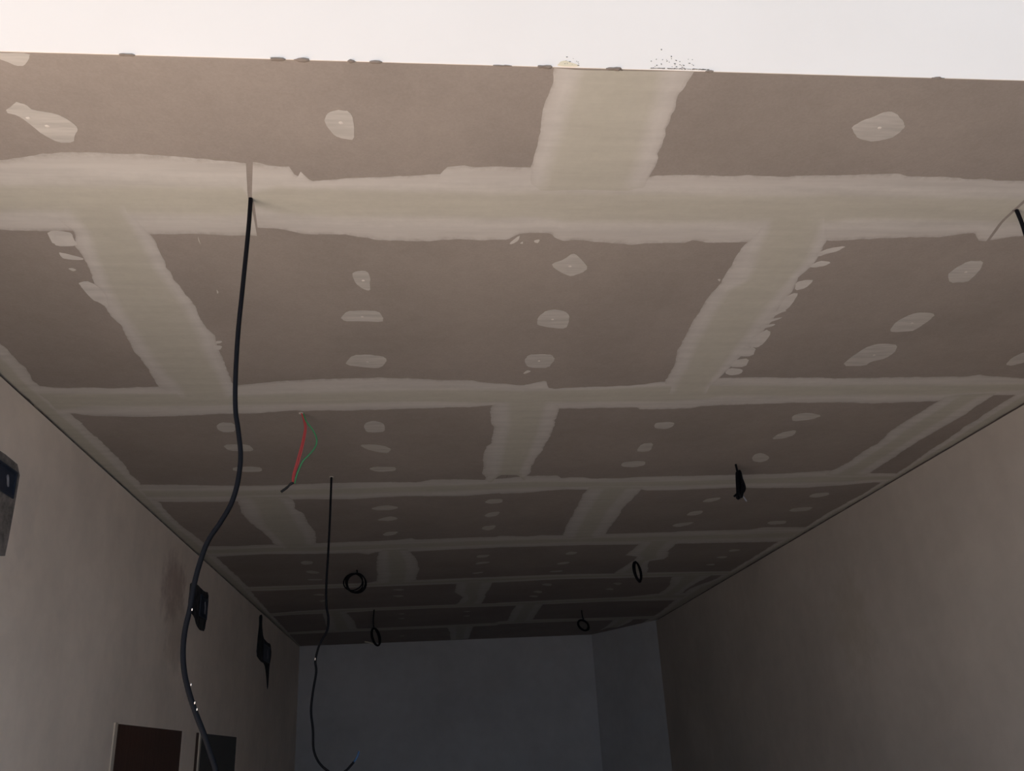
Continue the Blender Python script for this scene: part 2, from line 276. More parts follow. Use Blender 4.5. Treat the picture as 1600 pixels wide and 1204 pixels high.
DATA_BUTTS = [
 [[(1.357, 0.277), (1.396, 0.276), (1.468, 0.272), (1.488, 0.266), (1.537, 0.27), (1.588, 0.268), (1.635, 0.267), (1.675, 0.264), (1.803, 0.268)],
  [(1.360, 0.323), (1.440, 0.318), (1.557, 0.313), (1.682, 0.3), (1.803, 0.3)],
  [(1.357, 0.495), (1.446, 0.503), (1.537, 0.507), (1.627, 0.513), (1.693, 0.513), (1.798, 0.498)],
  [(1.356, 0.554), (1.418, 0.547), (1.479, 0.545), (1.580, 0.547), (1.704, 0.552), (1.797, 0.564)]],
 [[(1.829, -0.894), (1.864, -0.888), (1.918, -0.878), (1.971, -0.854), (2.036, -0.869), (2.111, -0.873), (2.191, -0.883), (2.288, -0.886), (2.366, -0.899), (2.420, -0.904), (2.491, -0.895), (2.581, -0.902), (2.677, -0.91), (2.815, -0.908), (2.965, -0.909), (3.109, -0.905)],
  [(1.828, -0.836), (1.872, -0.827), (1.975, -0.812), (2.111, -0.84), (2.263, -0.861), (2.393, -0.865), (2.521, -0.865), (2.678, -0.864), (2.852, -0.862), (2.967, -0.84), (3.110, -0.852)],
  [(1.825, -0.694), (1.879, -0.705), (2.003, -0.7), (2.143, -0.701), (2.262, -0.686), (2.393, -0.675), (2.553, -0.674), (2.713, -0.689), (2.856, -0.684), (2.990, -0.689), (3.115, -0.699)],
  [(1.824, -0.669), (1.897, -0.685), (1.973, -0.671), (2.066, -0.669), (2.143, -0.673), (2.262, -0.662), (2.366, -0.651), (2.478, -0.644), (2.584, -0.635), (2.664, -0.644), (2.784, -0.648), (2.932, -0.652), (3.116, -0.652)]],
 [[(1.836, 0.895), (1.916, 0.901), (1.993, 0.892), (2.070, 0.882), (2.204, 0.887), (2.324, 0.878), (2.439, 0.878), (2.581, 0.882), (2.736, 0.894), (2.829, 0.908), (2.948, 0.911), (3.120, 0.938)],
  [(1.836, 0.9), (1.916, 0.924), (2.023, 0.934), (2.128, 0.959), (2.203, 0.966), (2.269, 0.922), (2.425, 0.923), (2.598, 0.931), (2.849, 0.957), (2.990, 0.963), (3.121, 0.981)],
  [(1.833, 1.049), (1.934, 1.075), (2.079, 1.100), (2.215, 1.090), (2.352, 1.087), (2.533, 1.089), (2.685, 1.088), (2.852, 1.095), (2.993, 1.090), (3.124, 1.104)],
  [(1.833, 1.066), (1.913, 1.090), (1.987, 1.117), (2.021, 1.119), (2.079, 1.125), (2.127, 1.126), (2.189, 1.119), (2.268, 1.131), (2.337, 1.131), (2.471, 1.139), (2.550, 1.139), (2.651, 1.141), (2.776, 1.126), (2.852, 1.123), (2.932, 1.112), (3.125, 1.121)]],
 [[(3.112, 0.283), (3.179, 0.285), (3.261, 0.281), (3.384, 0.294), (3.423, 0.308), (3.628, 0.307), (3.685, 0.292), (3.869, 0.289), (4.089, 0.301), (4.198, 0.323), (4.311, 0.335)],
  [(3.113, 0.337), (3.387, 0.37), (3.660, 0.376), (3.973, 0.382), (4.112, 0.389)],
  [(3.118, 0.495), (3.418, 0.499), (3.637, 0.497), (3.980, 0.486), (4.119, 0.479)],
  [(3.119, 0.546), (3.222, 0.552), (3.395, 0.559), (3.555, 0.563), (3.789, 0.545), (3.916, 0.53), (4.105, 0.536), (4.144, 0.525), (4.240, 0.527)]],
 [[(3.108, 2.127), (3.226, 2.120), (3.351, 2.112), (3.540, 2.102), (3.734, 2.128), (3.877, 2.111), (4.013, 2.119), (4.118, 2.100), (4.172, 2.078), (4.267, 2.072)],
  [(3.108, 2.188), (3.224, 2.183), (3.340, 2.180), (3.456, 2.174), (3.572, 2.172), (3.688, 2.182), (3.803, 2.180), (3.919, 2.176), (4.035, 2.178), (4.151, 2.158), (4.267, 2.149)],
  [(3.108, 2.270), (3.224, 2.267), (3.340, 2.270), (3.456, 2.265), (3.572, 2.260), (3.688, 2.261), (3.803, 2.261), (3.919, 2.259), (4.035, 2.261), (4.151, 2.254), (4.267, 2.252)],
  [(3.079, 2.332), (3.149, 2.329), (3.257, 2.330), (3.373, 2.341), (3.522, 2.327), (3.697, 2.321), (3.922, 2.321), (4.060, 2.324), (4.208, 2.327), (4.285, 2.329)]],
 [[(4.366, -0.922), (4.507, -0.928), (4.723, -0.946), (4.937, -0.938), (5.118, -0.909), (5.339, -0.895), (5.517, -0.883), (5.641, -0.875)],
  [(4.372, -0.85), (4.515, -0.843), (5.019, -0.869), (5.403, -0.841), (5.646, -0.836)],
  [(4.403, -0.708), (4.590, -0.687), (4.931, -0.69), (5.322, -0.684), (5.538, -0.699)],
  [(4.408, -0.65), (4.515, -0.644), (4.658, -0.654), (4.761, -0.625), (4.937, -0.629), (5.168, -0.61), (5.330, -0.618), (5.457, -0.637), (5.590, -0.647)]],
 [[(4.352, 0.868), (4.472, 0.863), (4.630, 0.864), (4.980, 0.874), (5.173, 0.875), (5.424, 0.893), (5.558, 0.902)],
  [(4.352, 0.959), (4.473, 0.952), (4.593, 0.952), (4.714, 0.952), (4.834, 0.954), (4.955, 0.958), (5.076, 0.96), (5.196, 0.962), (5.317, 0.969), (5.437, 0.976), (5.558, 0.982)],
  [(4.352, 1.080), (4.473, 1.071), (4.593, 1.069), (4.714, 1.066), (4.834, 1.065), (4.955, 1.070), (5.076, 1.075), (5.196, 1.076), (5.317, 1.080), (5.437, 1.084), (5.558, 1.089)],
  [(4.345, 1.171), (4.434, 1.162), (4.623, 1.156), (4.790, 1.147), (5.085, 1.161), (5.285, 1.162), (5.434, 1.166), (5.591, 1.170)]],
 [[(5.690, -0.243), (5.783, -0.268), (5.981, -0.292), (6.363, -0.316), (6.543, -0.313), (6.826, -0.338), (6.925, -0.349)],
  [(5.711, -0.201), (5.831, -0.21), (5.951, -0.213), (6.072, -0.214), (6.192, -0.218), (6.312, -0.222), (6.432, -0.225), (6.552, -0.226), (6.673, -0.236), (6.793, -0.245), (6.913, -0.254)],
  [(5.711, -0.138), (5.831, -0.124), (5.951, -0.112), (6.072, -0.103), (6.192, -0.103), (6.312, -0.102), (6.432, -0.105), (6.552, -0.11), (6.673, -0.118), (6.793, -0.124), (6.913, -0.13)],
  [(5.711, -0.09), (5.786, -0.071), (5.914, -0.041), (6.073, -0.02), (6.353, -0.01), (6.653, -0.029), (6.913, -0.037)]],
 [[(5.624, 1.443), (5.792, 1.454), (5.940, 1.449), (6.112, 1.441), (6.168, 1.534), (6.303, 1.541), (6.534, 1.519), (6.716, 1.495), (6.811, 1.489)],
  [(5.658, 1.528), (5.773, 1.533), (5.889, 1.533), (6.004, 1.530), (6.119, 1.544), (6.235, 1.608), (6.350, 1.575), (6.465, 1.575), (6.580, 1.574), (6.696, 1.571), (6.811, 1.572)],
  [(5.658, 1.638), (5.773, 1.641), (5.889, 1.642), (6.004, 1.641), (6.119, 1.665), (6.235, 1.701), (6.350, 1.627), (6.465, 1.641), (6.580, 1.656), (6.696, 1.669), (6.811, 1.683)],
  [(5.658, 1.721), (5.801, 1.722), (6.003, 1.725), (6.197, 1.776), (6.290, 1.764), (6.349, 1.665), (6.725, 1.749), (6.859, 1.775)]],
 [[(6.903, 0.284), (7.039, 0.276), (7.406, 0.276), (7.659, 0.353), (7.908, 0.335), (8.077, 0.298)],
  [(6.955, 0.369), (7.067, 0.362), (7.179, 0.362), (7.292, 0.362), (7.404, 0.359), (7.516, 0.38), (7.628, 0.404), (7.740, 0.408), (7.853, 0.402), (7.965, 0.388), (8.077, 0.369)],
  [(6.955, 0.486), (7.067, 0.476), (7.179, 0.476), (7.292, 0.476), (7.404, 0.47), (7.516, 0.474), (7.628, 0.486), (7.740, 0.489), (7.853, 0.485), (7.965, 0.475), (8.077, 0.463)],
  [(6.955, 0.574), (7.056, 0.562), (7.309, 0.561), (7.537, 0.543), (7.784, 0.552), (8.129, 0.531)]],
 [[(6.963, 2.007), (7.056, 2.023), (7.406, 2.097), (7.615, 2.114), (7.887, 2.106), (7.994, 2.073)],
  [(6.976, 2.112), (7.078, 2.123), (7.180, 2.135), (7.281, 2.147), (7.383, 2.161), (7.485, 2.168), (7.587, 2.174), (7.689, 2.176), (7.790, 2.175), (7.892, 2.174), (7.994, 2.154)],
  [(6.976, 2.250), (7.078, 2.249), (7.180, 2.250), (7.281, 2.250), (7.383, 2.252), (7.485, 2.255), (7.587, 2.257), (7.689, 2.261), (7.790, 2.264), (7.892, 2.267), (7.994, 2.262)],
  [(6.976, 2.353), (7.347, 2.321), (7.602, 2.319), (8.050, 2.346)]],
 [[(8.126, -0.885), (8.315, -0.89), (8.768, -0.914), (9.330, -0.946), (9.451, -0.95)],
  [(8.177, -0.822), (8.304, -0.823), (8.432, -0.826), (8.559, -0.828), (8.687, -0.831), (8.814, -0.834), (8.941, -0.839), (9.069, -0.845), (9.196, -0.851), (9.324, -0.856), (9.451, -0.856)],
  [(8.177, -0.736), (8.304, -0.734), (8.432, -0.732), (8.559, -0.729), (8.687, -0.727), (8.814, -0.724), (8.941, -0.726), (9.069, -0.73), (9.196, -0.734), (9.324, -0.736), (9.451, -0.732)],
  [(8.177, -0.672), (8.420, -0.662), (8.840, -0.64), (9.294, -0.648), (9.480, -0.636)]],
 [[(8.150, 0.863), (8.273, 0.865), (8.663, 0.862), (9.168, 0.876), (9.367, 0.871)],
  [(8.150, 0.939), (8.271, 0.941), (8.392, 0.941), (8.513, 0.941), (8.634, 0.941), (8.755, 0.944), (8.875, 0.947), (8.996, 0.95), (9.117, 0.953), (9.238, 0.953), (9.359, 0.951)],
  [(8.150, 1.041), (8.271, 1.043), (8.392, 1.044), (8.513, 1.046), (8.634, 1.047), (8.755, 1.049), (8.875, 1.052), (8.996, 1.054), (9.117, 1.057), (9.238, 1.058), (9.359, 1.057)],
  [(8.145, 1.117), (8.331, 1.120), (8.727, 1.128), (9.160, 1.136), (9.359, 1.137)]],
 [[(9.427, 0.26), (9.553, 0.272), (9.949, 0.308), (10.628, 0.336)],
  [(9.449, 0.351), (9.563, 0.356), (9.677, 0.363), (9.791, 0.37), (9.905, 0.377), (10.020, 0.382), (10.134, 0.385), (10.248, 0.388), (10.362, 0.392), (10.476, 0.395), (10.590, 0.399)],
  [(9.449, 0.471), (9.563, 0.467), (9.677, 0.469), (9.791, 0.472), (9.905, 0.475), (10.020, 0.476), (10.134, 0.478), (10.248, 0.479), (10.362, 0.481), (10.476, 0.482), (10.590, 0.484)],
  [(9.449, 0.56), (9.569, 0.55), (10.020, 0.547), (10.590, 0.548)]],
 [[(9.387, 2.021), (9.548, 2.030), (9.884, 2.050), (10.324, 2.036)],
  [(9.387, 2.088), (9.455, 2.092), (9.523, 2.096), (9.591, 2.099), (9.659, 2.103), (9.727, 2.105), (9.794, 2.105), (9.862, 2.105), (9.930, 2.102), (9.998, 2.098), (10.066, 2.093)],
  [(9.387, 2.178), (9.455, 2.182), (9.523, 2.185), (9.591, 2.188), (9.659, 2.191), (9.727, 2.190), (9.794, 2.185), (9.862, 2.180), (9.930, 2.174), (9.998, 2.166), (10.066, 2.158)],
  [(9.367, 2.245), (9.689, 2.259), (9.932, 2.228), (10.066, 2.207)]]]
DATA_PUTTY = [
 [(-0.771, 1.359), (-0.717, 1.358), (-0.726, 1.374), (-0.74, 1.391), (-0.755, 1.392), (-0.768, 1.381), (-0.789, 1.368), (-0.801, 1.359)],
 [(-0.831, 1.526), (-0.798, 1.494), (-0.78, 1.501), (-0.774, 1.517), (-0.731, 1.526), (-0.713, 1.545), (-0.703, 1.572), (-0.715, 1.590), (-0.729, 1.622), (-0.761, 1.620), (-0.782, 1.595), (-0.798, 1.558), (-0.808, 1.535)],
 [(-0.193, 1.524), (-0.182, 1.504), (-0.164, 1.496), (-0.146, 1.497), (-0.142, 1.499), (-0.133, 1.515), (-0.132, 1.543), (-0.135, 1.593), (-0.158, 1.588), (-0.176, 1.580), (-0.189, 1.552)],
 [(0.964, 1.514), (0.982, 1.488), (1.002, 1.477), (1.018, 1.460), (1.045, 1.465), (1.077, 1.492), (1.089, 1.510), (1.084, 1.529), (1.076, 1.548), (1.057, 1.557), (1.028, 1.561), (0.997, 1.551), (0.977, 1.529)],
 [(-0.182, 2.176), (-0.169, 2.157), (-0.139, 2.157), (-0.132, 2.198), (-0.137, 2.235), (-0.136, 2.270), (-0.157, 2.260), (-0.176, 2.229)],
 [(-0.233, 2.436), (-0.214, 2.397), (-0.172, 2.394), (-0.12, 2.397), (-0.107, 2.437), (-0.11, 2.469), (-0.176, 2.463), (-0.229, 2.462)],
 [(-0.247, 2.776), (-0.217, 2.712), (-0.17, 2.709), (-0.121, 2.722), (-0.107, 2.748), (-0.12, 2.802), (-0.14, 2.823), (-0.198, 2.809), (-0.241, 2.794)],
 [(0.371, 2.112), (0.402, 2.092), (0.42, 2.055), (0.445, 2.080), (0.48, 2.139), (0.462, 2.163), (0.437, 2.182), (0.417, 2.172), (0.378, 2.136)],
 [(0.371, 2.468), (0.374, 2.431), (0.393, 2.394), (0.425, 2.386), (0.462, 2.409), (0.475, 2.461), (0.472, 2.519), (0.422, 2.511), (0.377, 2.493)],
 [(0.362, 2.764), (0.372, 2.720), (0.42, 2.715), (0.454, 2.721), (0.469, 2.757), (0.457, 2.830), (0.403, 2.829), (0.379, 2.816)],
 [(1.569, 2.167), (1.571, 2.129), (1.585, 2.086), (1.634, 2.083), (1.652, 2.128), (1.658, 2.166), (1.656, 2.210), (1.603, 2.213)],
 [(1.579, 2.545), (1.568, 2.472), (1.592, 2.418), (1.622, 2.406), (1.678, 2.419), (1.677, 2.465), (1.670, 2.521), (1.660, 2.545), (1.601, 2.550)],
 [(1.541, 2.830), (1.546, 2.727), (1.568, 2.655), (1.618, 2.643), (1.668, 2.656), (1.689, 2.719), (1.680, 2.766), (1.636, 2.793), (1.634, 2.832)],
 [(2.185, 2.832), (2.169, 2.773), (2.184, 2.720), (2.214, 2.702), (2.263, 2.774), (2.246, 2.813), (2.214, 2.842)],
 [(-0.799, 3.375), (-0.774, 3.334), (-0.723, 3.346), (-0.737, 3.440), (-0.781, 3.451), (-0.8, 3.417)],
 [(-0.82, 3.624), (-0.802, 3.597), (-0.714, 3.602), (-0.702, 3.673), (-0.73, 3.692), (-0.808, 3.676)],
 [(-0.836, 3.913), (-0.758, 3.905), (-0.714, 3.927), (-0.721, 3.982), (-0.773, 3.989), (-0.846, 3.964)],
 [(-0.224, 3.396), (-0.21, 3.356), (-0.181, 3.339), (-0.147, 3.366), (-0.138, 3.409), (-0.142, 3.466), (-0.185, 3.478), (-0.217, 3.469)],
 [(-0.254, 3.633), (-0.206, 3.625), (-0.152, 3.649), (-0.123, 3.694), (-0.139, 3.748), (-0.183, 3.728), (-0.23, 3.688)],
 [(-0.236, 3.973), (-0.208, 3.942), (-0.12, 3.953), (-0.108, 3.973), (-0.118, 4.015), (-0.182, 4.024), (-0.211, 4.009)],
 [(0.988, 3.436), (0.989, 3.407), (1.042, 3.399), (1.072, 3.414), (1.075, 3.459), (1.051, 3.488), (1.002, 3.476)],
 [(0.988, 3.782), (0.99, 3.679), (1.043, 3.668), (1.055, 3.779), (1.024, 3.793)],
 [(0.961, 3.991), (0.963, 3.948), (1.018, 3.932), (1.070, 3.940), (1.080, 3.998), (1.040, 4.029), (0.979, 4.020)],
 [(1.562, 3.357), (1.569, 3.327), (1.614, 3.311), (1.692, 3.349), (1.667, 3.392), (1.590, 3.415)],
 [(1.579, 3.647), (1.589, 3.561), (1.652, 3.521), (1.666, 3.593), (1.638, 3.635)],
 [(1.585, 3.913), (1.580, 3.854), (1.613, 3.843), (1.676, 3.912), (1.677, 3.959), (1.656, 3.992), (1.609, 3.965)],
 [(-0.266, 4.684), (-0.216, 4.632), (-0.157, 4.625), (-0.113, 4.675), (-0.152, 4.721), (-0.229, 4.721)],
 [(-0.248, 4.940), (-0.201, 4.880), (-0.156, 4.859), (-0.119, 4.917), (-0.168, 4.963)],
 [(-0.229, 5.293), (-0.196, 5.223), (-0.127, 5.223), (-0.155, 5.302), (-0.209, 5.329)],
 [(0.342, 4.608), (0.368, 4.549), (0.441, 4.552), (0.438, 4.626), (0.374, 4.643)],
 [(0.358, 4.892), (0.388, 4.831), (0.445, 4.812), (0.438, 4.900), (0.386, 4.939)],
 [(0.366, 5.217), (0.372, 5.150), (0.446, 5.127), (0.443, 5.214), (0.408, 5.259)],
 [(1.574, 4.709), (1.587, 4.643), (1.659, 4.616), (1.663, 4.666), (1.628, 4.717)],
 [(1.565, 5.004), (1.575, 4.919), (1.644, 4.901), (1.654, 4.975), (1.613, 5.020)],
 [(1.546, 5.265), (1.566, 5.206), (1.669, 5.177), (1.658, 5.244), (1.602, 5.300)],
 [(2.173, 4.649), (2.183, 4.583), (2.258, 4.568), (2.286, 4.623), (2.235, 4.677)],
 [(2.177, 4.947), (2.196, 4.895), (2.306, 4.880), (2.307, 4.969), (2.219, 4.986)],
 [(2.157, 5.261), (2.168, 5.207), (2.268, 5.206), (2.290, 5.286), (2.205, 5.305)],
 [(-0.806, 6.037), (-0.772, 5.979), (-0.718, 6.013), (-0.727, 6.086), (-0.788, 6.109)],
 [(-0.807, 6.342), (-0.768, 6.308), (-0.707, 6.387), (-0.738, 6.436), (-0.79, 6.403)],
 [(-0.828, 6.629), (-0.719, 6.635), (-0.73, 6.684), (-0.821, 6.675)],
 [(0.376, 5.999), (0.401, 5.961), (0.472, 5.961), (0.45, 6.035), (0.396, 6.054)],
 [(0.382, 6.243), (0.426, 6.183), (0.495, 6.204), (0.453, 6.253), (0.398, 6.279)],
 [(0.374, 6.595), (0.461, 6.554), (0.463, 6.591), (0.405, 6.625)],
 [(0.991, 5.996), (1.013, 5.938), (1.077, 5.957), (1.061, 6.027), (1.006, 6.035)],
 [(0.978, 6.333), (1.020, 6.282), (1.074, 6.290), (1.055, 6.362), (0.998, 6.370)],
 [(0.962, 6.617), (1.066, 6.596), (1.057, 6.657), (0.977, 6.657)],
 [(2.171, 6.063), (2.202, 6.015), (2.266, 6.050), (2.209, 6.105)],
 [(2.150, 6.295), (2.182, 6.243), (2.241, 6.268), (2.223, 6.334)],
 [(2.145, 6.557), (2.221, 6.521), (2.232, 6.595)],
 [(-0.235, 7.179), (-0.165, 7.156), (-0.127, 7.192), (-0.167, 7.244)],
 [(-0.244, 7.472), (-0.171, 7.448), (-0.133, 7.495), (-0.174, 7.550)],
 [(-0.868, 7.292), (-0.802, 7.267), (-0.768, 7.304), (-0.786, 7.354)],
 [(-0.849, 7.594), (-0.794, 7.565), (-0.785, 7.608), (-0.829, 7.648)],
 [(0.968, 7.179), (1.005, 7.129), (1.062, 7.168), (1.057, 7.263)],
 [(0.936, 7.513), (0.975, 7.458), (1.027, 7.510), (1.019, 7.592)],
 [(0.925, 7.735), (0.966, 7.689), (1.019, 7.744), (1.008, 7.808)],
 [(1.566, 7.230), (1.613, 7.201), (1.659, 7.247), (1.639, 7.322)],
 [(1.557, 7.509), (1.593, 7.454), (1.639, 7.504), (1.633, 7.565)],
 [(-0.225, 8.477), (-0.15, 8.446), (-0.167, 8.522)],
 [(-0.232, 8.763), (-0.155, 8.730), (-0.172, 8.821)],
 [(0.379, 8.474), (0.46, 8.444), (0.449, 8.520)],
 [(0.391, 8.762), (0.474, 8.731), (0.463, 8.812)],
 [(-0.25, 10.080), (-0.179, 10.047), (-0.19, 10.155)]]
DATA_SMEARS = [
 [(-0.914, 1.967), (-0.867, 1.971), (-0.86, 1.981), (-0.861, 2.006), (-0.864, 2.036), (-0.918, 2.040), (-0.92, 2.017)],
 [(-0.923, 2.069), (-0.909, 2.074), (-0.87, 2.095), (-0.877, 2.108), (-0.918, 2.101), (-0.923, 2.092)],
 [(-0.928, 2.151), (-0.916, 2.148), (-0.908, 2.157), (-0.919, 2.166)],
 [(-0.928, 2.223), (-0.893, 2.221), (-0.884, 2.245), (-0.878, 2.282), (-0.881, 2.327), (-0.895, 2.373), (-0.911, 2.340), (-0.922, 2.327), (-0.928, 2.276), (-0.927, 2.245)],
 [(0.241, 2.011), (0.266, 1.968), (0.266, 1.994), (0.25, 2.013)],
 [(0.306, 1.994), (0.323, 1.988), (0.319, 2.007), (0.31, 2.003)],
 [(0.27, 2.008), (0.278, 1.999), (0.279, 2.010)],
 [(-1.309, 3.313), (-1.283, 3.319), (-1.301, 3.337)],
 [(0.37, 2.877), (0.382, 2.848), (0.399, 2.858), (0.378, 2.881)],
 [(1.113, 2.050), (1.138, 2.021), (1.180, 2.009), (1.171, 2.037), (1.144, 2.049), (1.126, 2.067)],
 [(1.117, 2.121), (1.137, 2.090), (1.178, 2.096), (1.167, 2.117), (1.139, 2.127)],
 [(1.116, 2.215), (1.148, 2.196), (1.168, 2.202), (1.163, 2.248), (1.135, 2.262)],
 [(1.120, 2.309), (1.136, 2.282), (1.155, 2.282), (1.161, 2.345), (1.157, 2.395), (1.136, 2.425)],
 [(1.108, 2.425), (1.143, 2.388), (1.164, 2.395), (1.145, 2.410), (1.126, 2.455)],
 [(1.111, 2.463), (1.164, 2.440), (1.161, 2.452), (1.123, 2.486)],
 [(1.114, 2.502), (1.160, 2.486), (1.158, 2.502), (1.126, 2.526)],
 [(1.119, 2.599), (1.141, 2.534), (1.169, 2.550), (1.174, 2.634), (1.163, 2.668), (1.136, 2.668)],
 [(1.113, 2.668), (1.161, 2.668), (1.173, 2.740), (1.114, 2.739)],
 [(1.106, 2.776), (1.168, 2.758), (1.178, 2.834), (1.117, 2.833)],
 [(1.120, 2.891), (1.120, 2.842), (1.177, 2.853), (1.183, 2.897), (1.147, 2.912)],
 [(-0.638, 2.599), (-0.618, 2.600), (-0.626, 2.615), (-0.642, 2.619)],
 [(-0.655, 2.631), (-0.626, 2.635), (-0.638, 2.667), (-0.657, 2.660)],
 [(0.872, 2.197), (0.881, 2.194), (0.884, 2.211)],
 [(-0.555, 1.986), (-0.556, 2.011), (-0.557, 2.027), (-0.558, 2.006)],
 [(-0.566, 2.262), (-0.564, 2.281), (-0.57, 2.290)]]
DATA_EDGE_L = [(1.360, -1.290), (2.609, -1.290), (2.697, -1.288), (2.781, -1.288), (2.917, -1.303), (2.975, -1.300), (3.248, -1.294), (3.441, -1.287), (3.758, -1.285), (3.961, -1.299), (4.149, -1.305), (4.474, -1.303), (4.732, -1.316), (4.996, -1.312), (5.180, -1.296), (5.465, -1.285), (5.843, -1.300), (6.436, -1.288), (6.866, -1.290), (7.148, -1.306), (8.026, -1.329), (8.412, -1.332), (9.381, -1.349), (10.281, -1.374), (10.600, -1.374)]
DATA_EDGE_R = [(1.360, 2.427), (3.140, 2.427), (3.389, 2.431), (3.526, 2.433), (3.734, 2.449), (3.998, 2.463), (4.225, 2.478), (4.395, 2.480), (4.630, 2.483), (5.009, 2.459), (5.391, 2.468), (5.854, 2.443), (6.398, 2.448), (6.856, 2.449), (6.944, 2.431), (7.174, 2.433), (7.606, 2.340), (7.993, 2.351), (8.295, 2.372), (8.967, 2.419), (10.600, 2.419)]
DATA_PATCH2 = [(5.528, 2.890), (5.680, 2.902), (5.763, 2.899), (5.884, 2.893), (6.012, 2.907), (6.021, 2.806), (6.010, 2.742), (5.988, 2.659), (5.874, 2.648), (5.769, 2.664), (5.691, 2.705), (5.592, 2.719), (5.522, 2.745), (5.525, 2.817)]
DATA_PATCH3 = [(7.915, 3.043), (8.071, 3.066), (8.084, 2.974), (8.181, 2.883), (8.420, 2.869), (8.591, 2.878), (8.669, 2.799), (8.593, 2.673), (8.580, 2.513), (8.548, 2.469), (8.448, 2.597), (8.319, 2.679), (8.095, 2.678), (7.890, 2.708), (7.907, 2.859), (7.946, 2.956)]
DATA_LUMPS = [(-0.5454, 1.354, 3.090), (-0.2657, 1.354, 3.090), (-0.22, 1.354, 3.090), (-0.1204, 1.354, 3.089), (-0.0824, 1.354, 3.088), (0.1734, 1.354, 3.091), (0.2522, 1.354, 3.090), (0.3939, 1.354, 3.088), (0.5913, 1.354, 3.089), (1.081, 1.354, 3.086)]
DATA_SPECKS = [(0.5047, 1.352, 3.113), (0.5148, 1.352, 3.125), (0.5201, 1.352, 3.107), (0.5223, 1.352, 3.099), (0.534, 1.352, 3.098), (0.538, 1.352, 3.103), (0.4819, 1.352, 3.101), (0.4747, 1.352, 3.094), (0.4965, 1.352, 3.143), (0.5795, 1.352, 3.091), (0.5762, 1.352, 3.091), (0.5567, 1.352, 3.090), (0.5394, 1.352, 3.089), (0.5179, 1.352, 3.089), (0.4966, 1.352, 3.090), (0.486, 1.352, 3.090), (0.5506, 1.352, 3.109), (0.3054, 1.352, 3.104), (0.3211, 1.352, 3.095), (0.3, 1.352, 3.116)]
